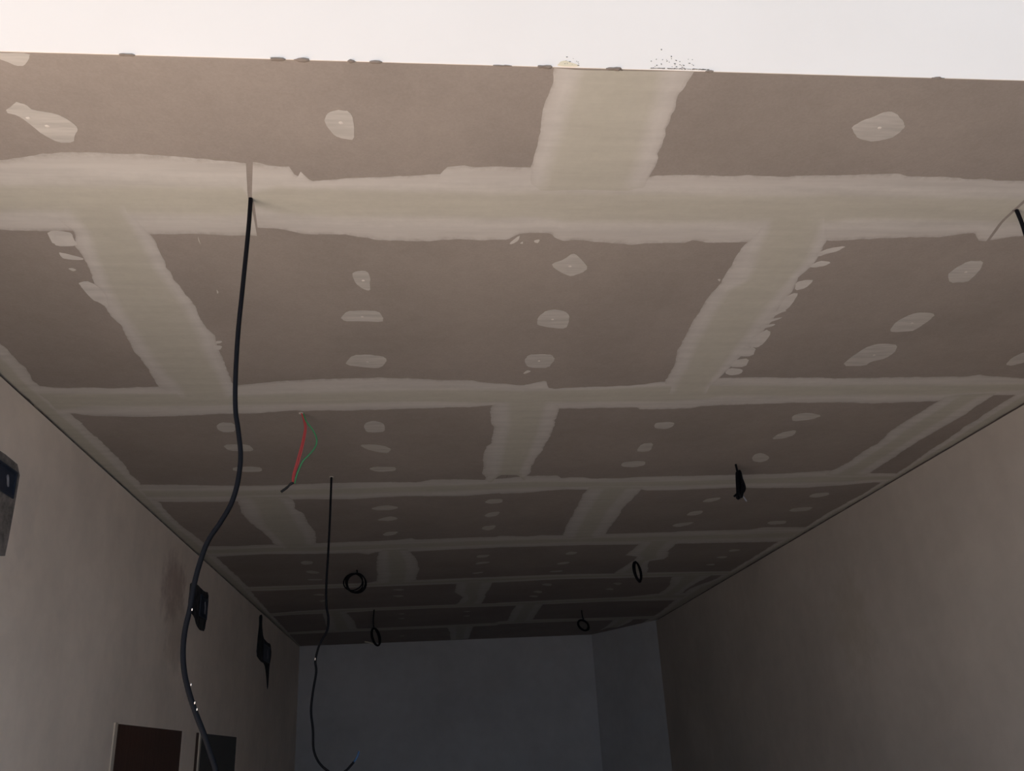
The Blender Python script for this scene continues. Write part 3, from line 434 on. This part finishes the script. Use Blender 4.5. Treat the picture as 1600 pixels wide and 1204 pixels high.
DATA_CABLES = {
 'main': [(-0.3947, 1.818, 3.097), (-0.3945, 1.818, 3.001), (-0.3975, 1.818, 2.847), (-0.3998, 1.818, 2.734), (-0.3978, 1.818, 2.625), (-0.3926, 1.818, 2.550), (-0.3843, 1.818, 2.506), (-0.3751, 1.818, 2.448), (-0.3766, 1.818, 2.392), (-0.3862, 1.818, 2.345), (-0.405, 1.818, 2.305), (-0.4272, 1.818, 2.266), (-0.4397, 1.818, 2.221), (-0.4471, 1.818, 2.177), (-0.4507, 1.818, 2.133), (-0.4566, 1.818, 2.091), (-0.4564, 1.818, 2.049), (-0.4491, 1.818, 2.007), (-0.4348, 1.818, 1.966), (-0.4201, 1.818, 1.932), (-0.4033, 1.818, 1.897), (-0.3891, 1.818, 1.863), (-0.3789, 1.818, 1.837), (-0.3714, 1.818, 1.798), (-0.3708, 1.818, 1.745), (-0.3749, 1.818, 1.684)],
 'second': [(-0.4164, 4.090, 3.099), (-0.4171, 4.090, 2.918), (-0.4205, 4.090, 2.738), (-0.4246, 4.090, 2.593), (-0.4215, 4.090, 2.493), (-0.4114, 4.090, 2.436), (-0.4153, 4.090, 2.381), (-0.4442, 4.090, 2.327), (-0.4612, 4.090, 2.260), (-0.4565, 4.090, 2.207), (-0.4673, 4.090, 2.128), (-0.4726, 4.090, 2.050), (-0.4617, 4.090, 1.973), (-0.4562, 4.090, 1.897), (-0.4332, 4.090, 1.846), (-0.3951, 4.090, 1.810), (-0.3577, 4.090, 1.793), (-0.321, 4.090, 1.806), (-0.2872, 4.090, 1.839)],
 'second_core': [(-0.2872, 4.090, 1.839), (-0.2742, 4.090, 1.858), (-0.2666, 4.090, 1.880)],
 'right': [(1.565, 1.827, 3.096), (1.569, 1.827, 3.031), (1.563, 1.827, 2.913), (1.540, 1.827, 2.767), (1.498, 1.827, 2.594), (1.456, 1.827, 2.433), (1.429, 1.827, 2.281), (1.421, 1.827, 2.166)],
 'red': [(-0.4534, 3.244, 3.092), (-0.4436, 3.244, 3.066), (-0.4365, 3.244, 3.034), (-0.4384, 3.244, 3.009), (-0.4453, 3.244, 2.965), (-0.4561, 3.244, 2.916), (-0.4632, 3.244, 2.883), (-0.4704, 3.244, 2.853), (-0.4736, 3.244, 2.829), (-0.4718, 3.244, 2.808)],
 'red2': [(-0.4505, 3.244, 3.092), (-0.4391, 3.244, 3.064), (-0.4327, 3.244, 3.034), (-0.4345, 3.244, 3.007), (-0.4404, 3.244, 2.965), (-0.4498, 3.244, 2.916), (-0.4588, 3.244, 2.880), (-0.4673, 3.244, 2.847), (-0.4693, 3.244, 2.829), (-0.4684, 3.244, 2.808)],
 'green': [(-0.4475, 3.244, 3.091), (-0.4331, 3.244, 3.058), (-0.4085, 3.244, 3.024), (-0.3929, 3.244, 2.993), (-0.3905, 3.244, 2.967), (-0.3998, 3.244, 2.943), (-0.4217, 3.244, 2.916), (-0.4382, 3.244, 2.898), (-0.4486, 3.244, 2.873), (-0.4575, 3.244, 2.849), (-0.4623, 3.244, 2.829), (-0.4656, 3.244, 2.809)],
 'tip': [(-0.4686, 3.244, 2.812), (-0.4796, 3.244, 2.807), (-0.4931, 3.244, 2.793), (-0.5134, 3.244, 2.777)],
 'c1stem': [(1.539, 4.014, 3.099), (1.539, 4.014, 3.085), (1.541, 4.014, 3.058), (1.543, 4.014, 3.041)],
 'c1': [(1.544, 4.014, 3.003), (1.561, 4.014, 2.974), (1.518, 4.014, 2.946), (1.501, 4.014, 2.925), (1.525, 4.014, 2.908), (1.548, 4.014, 2.938), (1.564, 4.014, 2.902)],
 'c2': [(-0.45, 6.341, 3.102), (-0.4436, 6.341, 3.056), (-0.4732, 6.341, 3.007), (-0.4536, 6.341, 2.995), (-0.4094, 6.341, 3.005)],
 'c3': [(1.565, 6.328, 3.105), (1.562, 6.328, 3.083), (1.567, 6.328, 3.015)],
 'c4': [(-0.4176, 8.170, 3.103), (-0.4238, 8.170, 3.019), (-0.4215, 8.170, 2.942), (-0.4086, 8.170, 2.921), (-0.4009, 8.170, 2.852), (-0.4983, 8.170, 2.813), (-0.4283, 8.170, 2.797)],
 'c5': [(1.554, 8.670, 3.100), (1.555, 8.670, 3.061), (1.561, 8.670, 3.015), (1.560, 8.670, 2.948)]}

# ------------------------------------------------------------------ the room
XL, XR, Y0, YB = -1.383, 2.515, 1.356, 10.64
KX, KY = 2.0, 9.56                                   # splayed corner: (KX, YB) -> (XR, KY)
def S(o, label, cat): return tag(o, label, cat, kind='structure')
S(boxes('floor', [(-1.6, 2.75, Y0, YB+.25, -.15, 0)], M['floor']), 'dusty grey concrete floor of the unfinished room', 'floor')
S(boxes('ground', [(-16, 0.8, -1.2, Y0, -.2, -.01), (-16, -1.6, Y0, 12, -.2, -.01), (2.75, 16, Y0, 12, -.2, -.01)], M['ground']), 'pale pavement outside the open front of the room', 'ground')  # pale stretch added out of view to throw sunlight up at the ceiling
S(boxes('road', [(-16, 16, -22, -1.2, -.3, -.12), (0.8, 16, -1.2, Y0, -.3, -.12)], M['asphalt']), 'dark asphalt road beyond the pale pavement', 'road')  # added out of view and kept dark to limit bounce deep and at right
# left wall: finish coat with two openings, on a core that runs up to the slab
D1, D2, DZ = (4.453, 5.654), (6.09, 7.288), 2.053
TOP = CEIL - .012
LW = []
ys = [Y0, D1[0], D1[1], D2[0], D2[1], YB]
for i in range(5):
    LW.append((XL-.03, XL, ys[i], ys[i+1], DZ if i in (1, 3) else 0, TOP))
V, F = [], []
for b in LW: add_box(V, F, *b)
add_box(V, F, XL-.22, XL-.03, Y0, YB+.2, 0, CEIL+.012)
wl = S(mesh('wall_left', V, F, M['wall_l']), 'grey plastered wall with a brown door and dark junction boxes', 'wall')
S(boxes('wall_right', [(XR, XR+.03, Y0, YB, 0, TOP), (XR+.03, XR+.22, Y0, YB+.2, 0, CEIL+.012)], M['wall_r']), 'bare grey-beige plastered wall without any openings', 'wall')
S(boxes('wall_back', [(XL-.03, XR+.03, YB, YB+.2, 0, CEIL-.002)], M['wall_b']), 'plain dark grey wall closing the far end of the room', 'wall')
V = [(KX, YB+.01, 0), (XR+.02, KY-.04, 0), (XR+.02, YB+.01, 0)]; V += [(x, y, CEIL-.002) for x, y, z in V]
S(mesh('wall_corner', V, [(0,1,2)[::-1], (3,4,5), (0,1,4,3), (1,2,5,4), (2,0,3,5)], M['wall_b']), 'narrow splayed wall across the far corner of the room', 'wall')
# white bulkhead above the open front
wf = S(boxes('wall_front', [(-1.6, 2.75, Y0-.0015, Y0, CEIL, 4.3), (-1.6, 2.75, Y0, Y0+.2, CEIL+.014, 4.3)], M['white']), 'bright white painted bulkhead above the edge of the plasterboard ceiling', 'wall')
S(boxes('roof', [(-1.6, 2.75, Y0+.2, YB+.25, CEIL+.3, 4.3)], M['outer']), 'roof mass above the plasterboard ceiling', 'roof')  # unseen box added over the room to block skylight
for i, (x, y, z) in enumerate(DATA_LUMPS):
    bm = bmesh.new(); bmesh.ops.create_icosphere(bm, subdivisions=2, radius=1)
    wd = (.016, .013, .018, .014, .013, .022, .013, .012, .011, .013)[i]
    for v in bm.verts:
        k = 1 + .55*fract(v.co.x*2+i, i, 2)
        v.co = Vector((v.co.x*wd*k, v.co.y*.0035*k, v.co.z*.003*k))
    me = bpy.data.meshes.new('plaster_lump'); bm.to_mesh(me); bm.free()
    o = link('plaster_lump', me, M['lump'], wf); o.location = (x, Y0-.001, CEIL-.0002)
random.seed(4)
V, F = [], []
def speck(x, z, rx, rz):
    b = len(V); n = 6
    for yy in (Y0-.001, Y0-.0024):
        for k in range(n):
            a = 2*math.pi*k/n; q = random.uniform(.6, 1.2); V.append((x+rx*q*math.cos(a), yy, z+rz*q*math.sin(a)))
    F.append(tuple(b+n+k for k in range(n)))
    for k in range(n): F.append((b+k, b+(k+1) % n, b+n+(k+1) % n, b+n+k))
for (x, y, z) in DATA_SPECKS: speck(x, max(z, CEIL+.004), random.uniform(.0012, .003), random.uniform(.0008, .0018))
for k in range(60):
    a = random.random(); speck(.47+.12*a, CEIL+.0035+random.random()**3*.001, random.uniform(.001, .003), random.uniform(.0004, .0009))
for k in range(26): speck(random.gauss(.525, .022), CEIL+.005+abs(random.gauss(0, .014)), random.uniform(.0005, .0014), random.uniform(.0005, .0011))
for k in range(10): speck(random.gauss(.31, .012), CEIL+.005+abs(random.gauss(0, .012)), random.uniform(.0006, .0013), random.uniform(.0005, .0011))
tag(mesh('dirt_specks', V, F, M['dirt'], wf), kind='stuff')
prism('yellow_smear', ragged([(.277, CEIL+.002), (.285, CEIL+.012), (.297, CEIL+.017), (.305, CEIL+.012), (.318, CEIL+.008), (.325, CEIL+.002)], 2, .08), lambda p: (p[0], Y0-.001, p[1]), (0, -.0013, 0), M['yellow'], wf)

# ------------------------------------------------------------------ ceiling: boards, joints, filler
ceil = S(boxes('ceiling', [(-1.6, 2.75, Y0+.2, YB+.25, CEIL+.014, CEIL+.3)], M['slab']), 'brown plasterboard ceiling with taped joints and dabs of filler', 'ceiling')
ROWS = [Y0, 1.83, 3.083, 4.316, 5.605, 6.915, 8.125, 9.418, YB]
CUTS = [[.41], [-.775, 1.0], [.424, 2.215], [-.773, 1.02], [-.2, 1.6], [.422, 2.2], [-.786, 1.0], [.426, 2.13]]
for r in range(8):
    xs = [XL-.028] + CUTS[r] + [XR+.028]
    for a, b in zip(xs, xs[1:]):
        g = .0015; y0, y1 = ROWS[r] + (g if r else 0), ROWS[r+1]-g
        boxes('plasterboard_panel', [(a+g, b-g, y0, y1, CEIL, CEIL+.0125)], M['board'], ceil)

def band(rails, along, seed, step, amp, thick, parent=ceil, name='joint_compound', fade=0.0, fade0=True):
    """trowelled strip: four rails (rim, core edge, core edge, rim); thickest in the core, feathered at the rims"""
    L = max(r[-1][0]-r[0][0] for r in rails); N = max(4, int(L/step))
    cross = [(0, 0, 0, 1, -.06), (0, .06, 0, .8, .3), (0, .2, 0, .3, .45), (0, .6, .04, 0, .6), (0, .88, .2, 0, .95), (1, .10, .9, 0, 1.0), (1, .5, 1, 0, .82), (1, .9, .9, 0, 1.0), (2, .12, .2, 0, .95), (2, .4, .04, 0, .6), (2, .8, 0, .3, .45), (2, .94, 0, .8, .3), (2, 1, 0, 1, -.06)]
    V, F, core, rim = [], [], [], []
    K = len(cross)
    for i in range(N+1):
        t = i/N; P = []
        for j, r in enumerate(rails):
            u = r[0][0] + (r[-1][0]-r[0][0])*t; v = interp(r, u)
            a = amp if j in (0, 3) else amp*.6
            v += a*(fract(u*4, seed+j*3.1, 3) if j in (1, 2) else (.7*fract(u*14, seed+j*3.1) + .3*fract(u*47, seed+j*5.7, 2)))
            P.append((u, v))
        if P[1][1] < P[0][1]+.004: P[1] = (P[1][0], P[0][1]+.004)
        if P[2][1] < P[1][1]+.004: P[2] = (P[2][0], P[1][1]+.004)
        if P[3][1] < P[2][1]+.004: P[3] = (P[3][0], P[2][1]+.004)
        for (j, f, c, e, h) in cross:
            a, b = P[j], P[j+1]
            u = a[0]+(b[0]-a[0])*f; v = a[1]+(b[1]-a[1])*f
            q = 1.0
            if fade:
                d = (1-t)*L if not fade0 else min(t, 1-t)*L
                q = min(1.0, d/fade); q = q*q*(3-2*q)
            z = CEIL - thick*(h*q + .55*(1-q))*(1+.06*fract(u*2, seed+9, 2)) if h > 0 else CEIL + .0001
            c = c + (1-c)*(1-q); e = e*q
            V.append((u, v, z) if along == 'x' else (v, u, z)); core.append(c); rim.append(e)
    for i in range(N):
        for k in range(K-1):
            q = (i*K+k, i*K+k+1, (i+1)*K+k+1, (i+1)*K+k)
            F.append(q if along == 'y' else q[::-1])
    o = mesh(name, V, F, M['compound'], parent, smooth=True)
    for nm, val in (('core', core), ('rim', rim)):
        at = o.data.attributes.new(nm, 'FLOAT', 'POINT'); at.data.foreach_set('value', val)
    return o
for i, rl in enumerate(DATA_TAPES):
    far = max(0, i-3)
    band(rl, 'x', 11+i*5.3, .008 + far*.004, .0045, .0008)
for i, rl in enumerate(DATA_BUTTS):
    band(rl, 'y', 101+i*4.7, .008 + (.006 if i > 4 else 0), .0052, .0011, fade=.085, fade0=i > 0)
for k, (tr, wx) in enumerate(((DATA_EDGE_L, XL-.01), (DATA_EDGE_R, XR+.01))):
    c0 = [(y, wx) for y, x in tr]
    if k == 0:
        rl = [c0, [(y, wx+.006) for y, x in tr], [(y, wx+(x-wx)*.55) for y, x in tr], tr]
    else:
        rl = [tr, [(y, x+(wx-x)*.45) for y, x in tr], [(y, wx-.006) for y, x in tr], c0]
    band(rl, 'y', 301+k*9, .012, .006, .0010)
onceil = lambda dz: (lambda p: (p[0], p[1], CEIL+dz))
for i, pts in enumerate(DATA_PUTTY):
    o = prism('putty_patch', ragged(pts, i*1.7, .03), onceil(.001), (0, 0, -.0016), M['putty'], ceil)
    if i in (1, 2, 3, 4, 5, 6, 7, 8, 9, 10, 11, 12):
        cx = sum(p[0] for p in pts)/len(pts); cy = sum(p[1] for p in pts)/len(pts)
        spots = [(cx, cy)] if i != 1 else [(cx-.028, cy-.012), (cx+.0, cy+.012)]
        for (sx, sy) in spots:
            bm = bmesh.new(); bmesh.ops.create_icosphere(bm, subdivisions=1, radius=1)
            for v in bm.verts: v.co = Vector((v.co.x*.0050, v.co.y*.004, v.co.z*.0014)) * (1+.2*h1(v.index, i))
            me = bpy.data.meshes.new('screw_bump'); bm.to_mesh(me); bm.free()
            b = link('screw_bump', me, M['putty_light'], o); b.location = (sx, sy, CEIL-.0008)
for i, pts in enumerate(DATA_SMEARS):
    prism('compound_smear', ragged(pts, 50+i*1.3, .06), onceil(.001), (0, 0, -.00145-.00003*(i % 9)), M['compound'], ceil)

# ------------------------------------------------------------------ left wall: doors, boxes, mortar
def door(n, y0, y1, m, label):
    o = boxes('door_%d' % n, [(XL-.03, XL-.001, y0, y1, .005, DZ)], m); S(o, label, 'door')
    return o
d = door(1, D1[0], D1[1], M['wood'], 'dark brown wooden door set flush in the plastered wall')
boxes('door_frame', [(XL-.002, XL+.006, D1[0]-.035, D1[0]+.004, 0, DZ+.004)], M['frame'], d)

d = door(2, D2[0], D2[1], M['greypanel'], 'dark grey door beyond the brown door in the same wall')
boxes('door_frame', [(XL-.002, XL+.012, D2[0]-.03, D2[0]+.004, 0, DZ+.004)], M['frame'], d)
boxes('door_gap', [(XL-.002, XL+.003, D2[0]-.09, D2[0]-.03, 0, DZ)], M['wood'], d)  # solid strip standing proud; its dark colour stands in for shade in a gap
onwall = lambda dx: (lambda p: (XL+dx, p[0], p[1]))
def jbox(label, outline, rect, mm, seed, depth=.004):
    e = empty('junction_box', (XL, outline[0][0], min(p[1] for p in outline)))
    inv = Matrix.Translation(-Vector(e.location))
    o = prism('mortar_surround', ragged(outline, seed, .012), onwall(-.001), (depth, 0, 0), mm, e); o.data.transform(inv)
    y0, y1, z0, z1 = rect; t = .010; x0, x1 = XL, XL+depth+.004
    o = boxes('box_rim', [(x0, x1, y0, y1, z0, z0+t), (x0, x1, y0, y1, z1-t, z1), (x0, x1, y0, y0+t, z0+t, z1-t), (x0, x1, y1-t, y1, z0+t, z1-t)], M['boxblue'], e); o.data.transform(inv)
    o = boxes('box_back', [(x0, XL+depth+.0008, y0+t, y1-t, z0+t, z1-t)], M['boxblue'], e); o.data.transform(inv)
    o = tube('wire_stub', [(XL+depth, y0+.6*(y1-y0), z1-.03), (XL+depth+.008, y0+.55*(y1-y0), (z0+z1)/2), (XL+depth, y0+.7*(y1-y0), z0+.03)], .004, M['greycore'], e); o.data.transform(inv)
    tag(e, label, 'junction box')
jbox('navy junction box in a tall grey mortar patch on the wall with the doors', [(2.76, 2.846), (2.929, 2.846), (3.094, 2.844), (3.092, 2.70), (3.088, 2.56), (3.083, 2.524), (2.90, 2.52), (2.76, 2.522)], (2.90, 3.066, 2.722, 2.815), M['mortar'], 3)
jbox('dark junction box beside a brown stain, half behind the thick cable', DATA_PATCH2, (5.80, 6.0, 2.73, 2.86), M['dark_mortar'], 8)
jbox('blackened junction box with a slot running up to the ceiling', DATA_PATCH3, (8.22, 8.56, 2.70, 2.84), M['dark_mortar'], 12)

# ------------------------------------------------------------------ cables
def thing(name, label, cat, loc, group=None):
    e = empty(name, loc); tag(e, label, cat, group); return e, Matrix.Translation(-Vector(loc))
def sub(o, inv): o.data.transform(inv); return o
def dab(P, r, parent, inv, m):
    bm = bmesh.new(); bmesh.ops.create_icosphere(bm, subdivisions=1, radius=1)
    for v in bm.verts: v.co = Vector((v.co.x*r*.7, v.co.y*r*.6, v.co.z*r*1.5)) + Vector(P)
    me = bpy.data.meshes.new('paint_spot'); bm.to_mesh(me); bm.free(); sub(link('paint_spot', me, m, parent), inv)
CBL = DATA_CABLES
R = .0052
P = CBL['main']
low = [(P[-1][0]+dx, P[-1][1]+dy, z) for dx, dy, z in ((-.004, .004, 1.60), (-.02, .0, 1.45), (-.012, -.01, 1.30), (.01, 0, 1.18))]
e, inv = thing('hanging_cable', 'thick black cable hanging in a long wavy line from a slit in the ceiling joint', 'cable', (P[0][0], P[0][1], 1.18))
sub(tube('cable_sheath', [(P[0][0], P[0][1], CEIL+.006)] + P[1:] + low, R, M['black'], e), inv)
for (x, z) in ((-.4455, 2.130), (-.4352, 1.990), (-.4255, 1.957), (-.4205, 1.945)): dab((x, 1.818-.0045, z), .0018, e, inv, M['white'])
P = CBL['second']
e, inv = thing('hanging_cable', 'thin black cable hanging in mid room and curling up to a blue bared end', 'cable', (P[0][0], P[0][1], 1.79))
sub(tube('cable_sheath', [(P[0][0], P[0][1], CEIL+.006)] + P[1:], R, M['black'], e), inv)
sub(tube('bare_wire_end', CBL['second_core'], .0040, M['blue'], e), inv)
sub(tube('ceiling_hole_rim', [(P[0][0]+.008*math.cos(a), P[0][1]+.008*math.sin(a), CEIL-.0005) for a in [k*.7 for k in range(10)]], .0018, M['putty_light'], e, sub=3, n=6), inv)
dab((-.4625, 4.09-.0045, 2.262), .0045, e, inv, M['white'])
P = CBL['right']
e, inv = thing('hanging_cable', 'black cable dropping from a diagonal slit in the ceiling joint near the bare wall', 'cable', (P[0][0], P[0][1], 1.6))
sub(tube('cable_sheath', [(P[0][0], P[0][1], CEIL+.006)] + P[1:] + [(1.425, 1.827, 1.9), (1.44, 1.827, 1.6)], R, M['black'], e), inv)
P = CBL['red']
e, inv = thing('wire_bundle', 'red and green wires hanging from the ceiling with a black taped end', 'wires', (P[0][0], P[0][1], 2.77))
def off(L, dy): return [(x, y+dy, z) for x, y, z in L]
sub(tube('red_wire', [(P[0][0], P[0][1], CEIL+.006)] + P[1:], .0031, M['red'], e), inv)
Q = CBL['red2']; sub(tube('red_wire', off([(Q[0][0], Q[0][1], CEIL+.006)] + Q[1:], .006), .0031, M['red'], e), inv)
Q = CBL['green']; sub(tube('green_wire', off([(Q[0][0], Q[0][1], CEIL+.006)] + Q[1:], .003), .0030, M['green'], e), inv)
sub(tube('taped_end', CBL['tip'], .0052, M['tape'], e, rough=.15), inv)
sub(tube('ceiling_hole_rim', [(P[0][0]+.007*math.cos(a), P[0][1]+.007*math.sin(a), CEIL-.0005) for a in [k*.7 for k in range(10)]], .002, M['putty_light'], e, sub=3, n=6), inv)

def loop(c, rx, rz, tilt, dy, n=26, a0=0., a1=2*math.pi, ph=0.):
    out = []
    for k in range(n+1):
        a = a0+(a1-a0)*k/n; x = rx*math.cos(a); z = rz*math.sin(a)
        out.append((c[0]+x*math.cos(tilt)-z*math.sin(tilt), c[1]+dy*math.sin(a+ph), c[2]+x*math.sin(tilt)+z*math.cos(tilt)))
    return out
G = 'coiled lamp cables hanging from the ceiling'
# bundle seen edge-on
S1 = CBL['c1stem']; K = CBL['c1']
e, inv = thing('cable_coil', 'tight narrow bundle of black cable with loose ends under the ceiling', 'cable', (K[0][0], K[0][1], 2.9), G)
sub(tube('stem', [(S1[0][0], S1[0][1], CEIL+.006)] + S1[1:], R, M['black'], e), inv)
runs = []
for k, (dx, rx, rz, tl, dz) in enumerate(((0, .010, .066, -.04, .0), (.004, .012, .070, .0, -.002), (-.004, .009, .072, -.07, -.004), (.002, .014, .064, -.02, .003), (-.006, .007, .068, .03, -.006), (.006, .005, .06, -.03, .004), (0, .003, .066, -.05, 0))):
    runs.append(loop((K[0][0]-.006+dx, K[0][1]-.018+.005*k, K[0][2]-.014+dz), rx, rz, tl-.15, .012, ph=.3*k))
sub(tube('coil', runs[0], R, M['black'], e, sub=2, n=8, extra=runs[1:]), inv)
y = K[0][1]
sub(tube('loose_loop', [(K[0][0]+.008, y-.012, 3.02), (K[1][0]-.002, y-.014, 2.99), (K[1][0], y-.014, 2.965), (K[0][0]+.006, y-.014, 2.945), (K[4][0]+.004, y-.014, 2.93), (K[4][0], y-.014, K[4][2]+.004)], R, M['black'], e), inv)
sub(tube('loose_end', [(K[0][0]-.014, y-.01, 3.0), (K[2][0]+.003, y-.014, K[2][2]), (K[3][0]+.008, y-.014, K[3][2]+.006), (K[3][0], y-.014, K[3][2])], R, M['black'], e), inv)
sub(tube('wire_tail', [(K[5][0]-.008, y-.01, K[5][2]+.015), K[5], K[6]], .004, M['greycore'], e), inv)
# round coil
K = CBL['c2']
e, inv = thing('cable_coil', 'round ring of looped black cable close under the ceiling near the wavy thin cable', 'cable', (K[2][0], K[2][1], 2.93), G)
sub(tube('stem', [(K[0][0], K[0][1], CEIL+.006), (K[1][0], K[1][1], K[1][2]+.008), (K[1][0]+.012, K[1][1], K[1][2]-.006)], R, M['black'], e), inv)
A = K[2]; B = K[3]
runs = [loop((A[0], A[1], A[2]), .066, .062, .2, .02), loop((B[0]+.006, B[1], B[2]), .064, .070, .1, .03, ph=1), loop((B[0]-.012, B[1]+.01, B[2]+.008), .058, .064, .4, .02, ph=2), loop((B[0], B[1]-.01, B[2]+.002), .068, .062, .9, .02, ph=3)]
sub(tube('coil', runs[0], R*.95, M['black'], e, sub=2, n=8, extra=runs[1:]), inv)
# slim oval coil
K = CBL['c3']
e, inv = thing('cable_coil', 'slim upright oval coil of black cable under a joint near the bare wall', 'cable', (K[2][0], K[2][1], 2.93), G)
sub(tube('stem', [(K[0][0]-.004, K[0][1], CEIL+.006), (K[1][0]-.003, K[1][1], K[1][2]), (K[1][0]-.012, K[1][1], K[1][2]-.02)], R, M['black'], e), inv)
c0 = K[2]
runs = [loop((c0[0]+dx, c0[1], c0[2]-.002+dz), rx, rz, tl, .02, ph=ph) for dx, dz, rx, rz, tl, ph in ((0, 0, .026, .072, .05, 0), (.003, 0, .022, .068, .02, .4), (-.002, .003, .029, .070, .07, .8), (.001, -.003, .024, .074, .08, 1.2))]
sub(tube('coil', runs[0], R*1.3, M['black'], e, sub=2, n=8, extra=runs[1:]), inv)
# far teardrop loop with a pale bared end
K = CBL['c4']
e, inv = thing('cable_coil', 'small teardrop loop of black cable with a pale end on a long stem', 'cable', (K[4][0], K[4][1], 2.77), G)
sub(tube('stem', [(K[0][0], K[0][1], CEIL+.006), K[1], K[2], K[3]], R*1.1, M['black'], e), inv)
c0 = K[4]
runs = [loop((c0[0]+dx, c0[1], c0[2]), rx, rz, .28, .02, ph=ph) for dx, rx, rz, ph in ((0, .036, .082, 0), (.004, .030, .078, .5), (-.004, .026, .080, 1))]
sub(tube('coil', runs[0], R*1.2, M['black'], e, sub=2, n=8, extra=runs[1:]), inv)
sub(tube('bare_wire_end', [K[5], ((K[5][0]+K[6][0])/2, K[5][1]-.005, (K[5][2]+K[6][2])/2+.002), K[6], (K[6][0]+.03, K[6][1], K[6][2]-.01)], .006, M['frame'], e), inv)
# far small ring
K = CBL['c5']
e, inv = thing('cable_coil', 'small black cable ring on a short stem close to the splayed far corner', 'cable', (K[3][0], K[3][1], 2.87), G)
sub(tube('stem', [(K[0][0], K[0][1], CEIL+.006), K[1], K[2], (K[2][0]+.01, K[2][1], K[2][2]-.012)], R, M['black'], e), inv)
c0 = K[3]
runs = [loop((c0[0]+dx, c0[1], c0[2]+dz), rx, rz, tl, .03, ph=ph) for dx, dz, rx, rz, tl, ph in ((0, 0, .045, .060, .6, 0), (.004, -.003, .040, .058, .75, .6), (-.003, .003, .048, .054, .5, 1.1))]
sub(tube('coil', runs[0], R*1.2, M['black'], e, sub=2, n=8, extra=runs[1:]), inv)
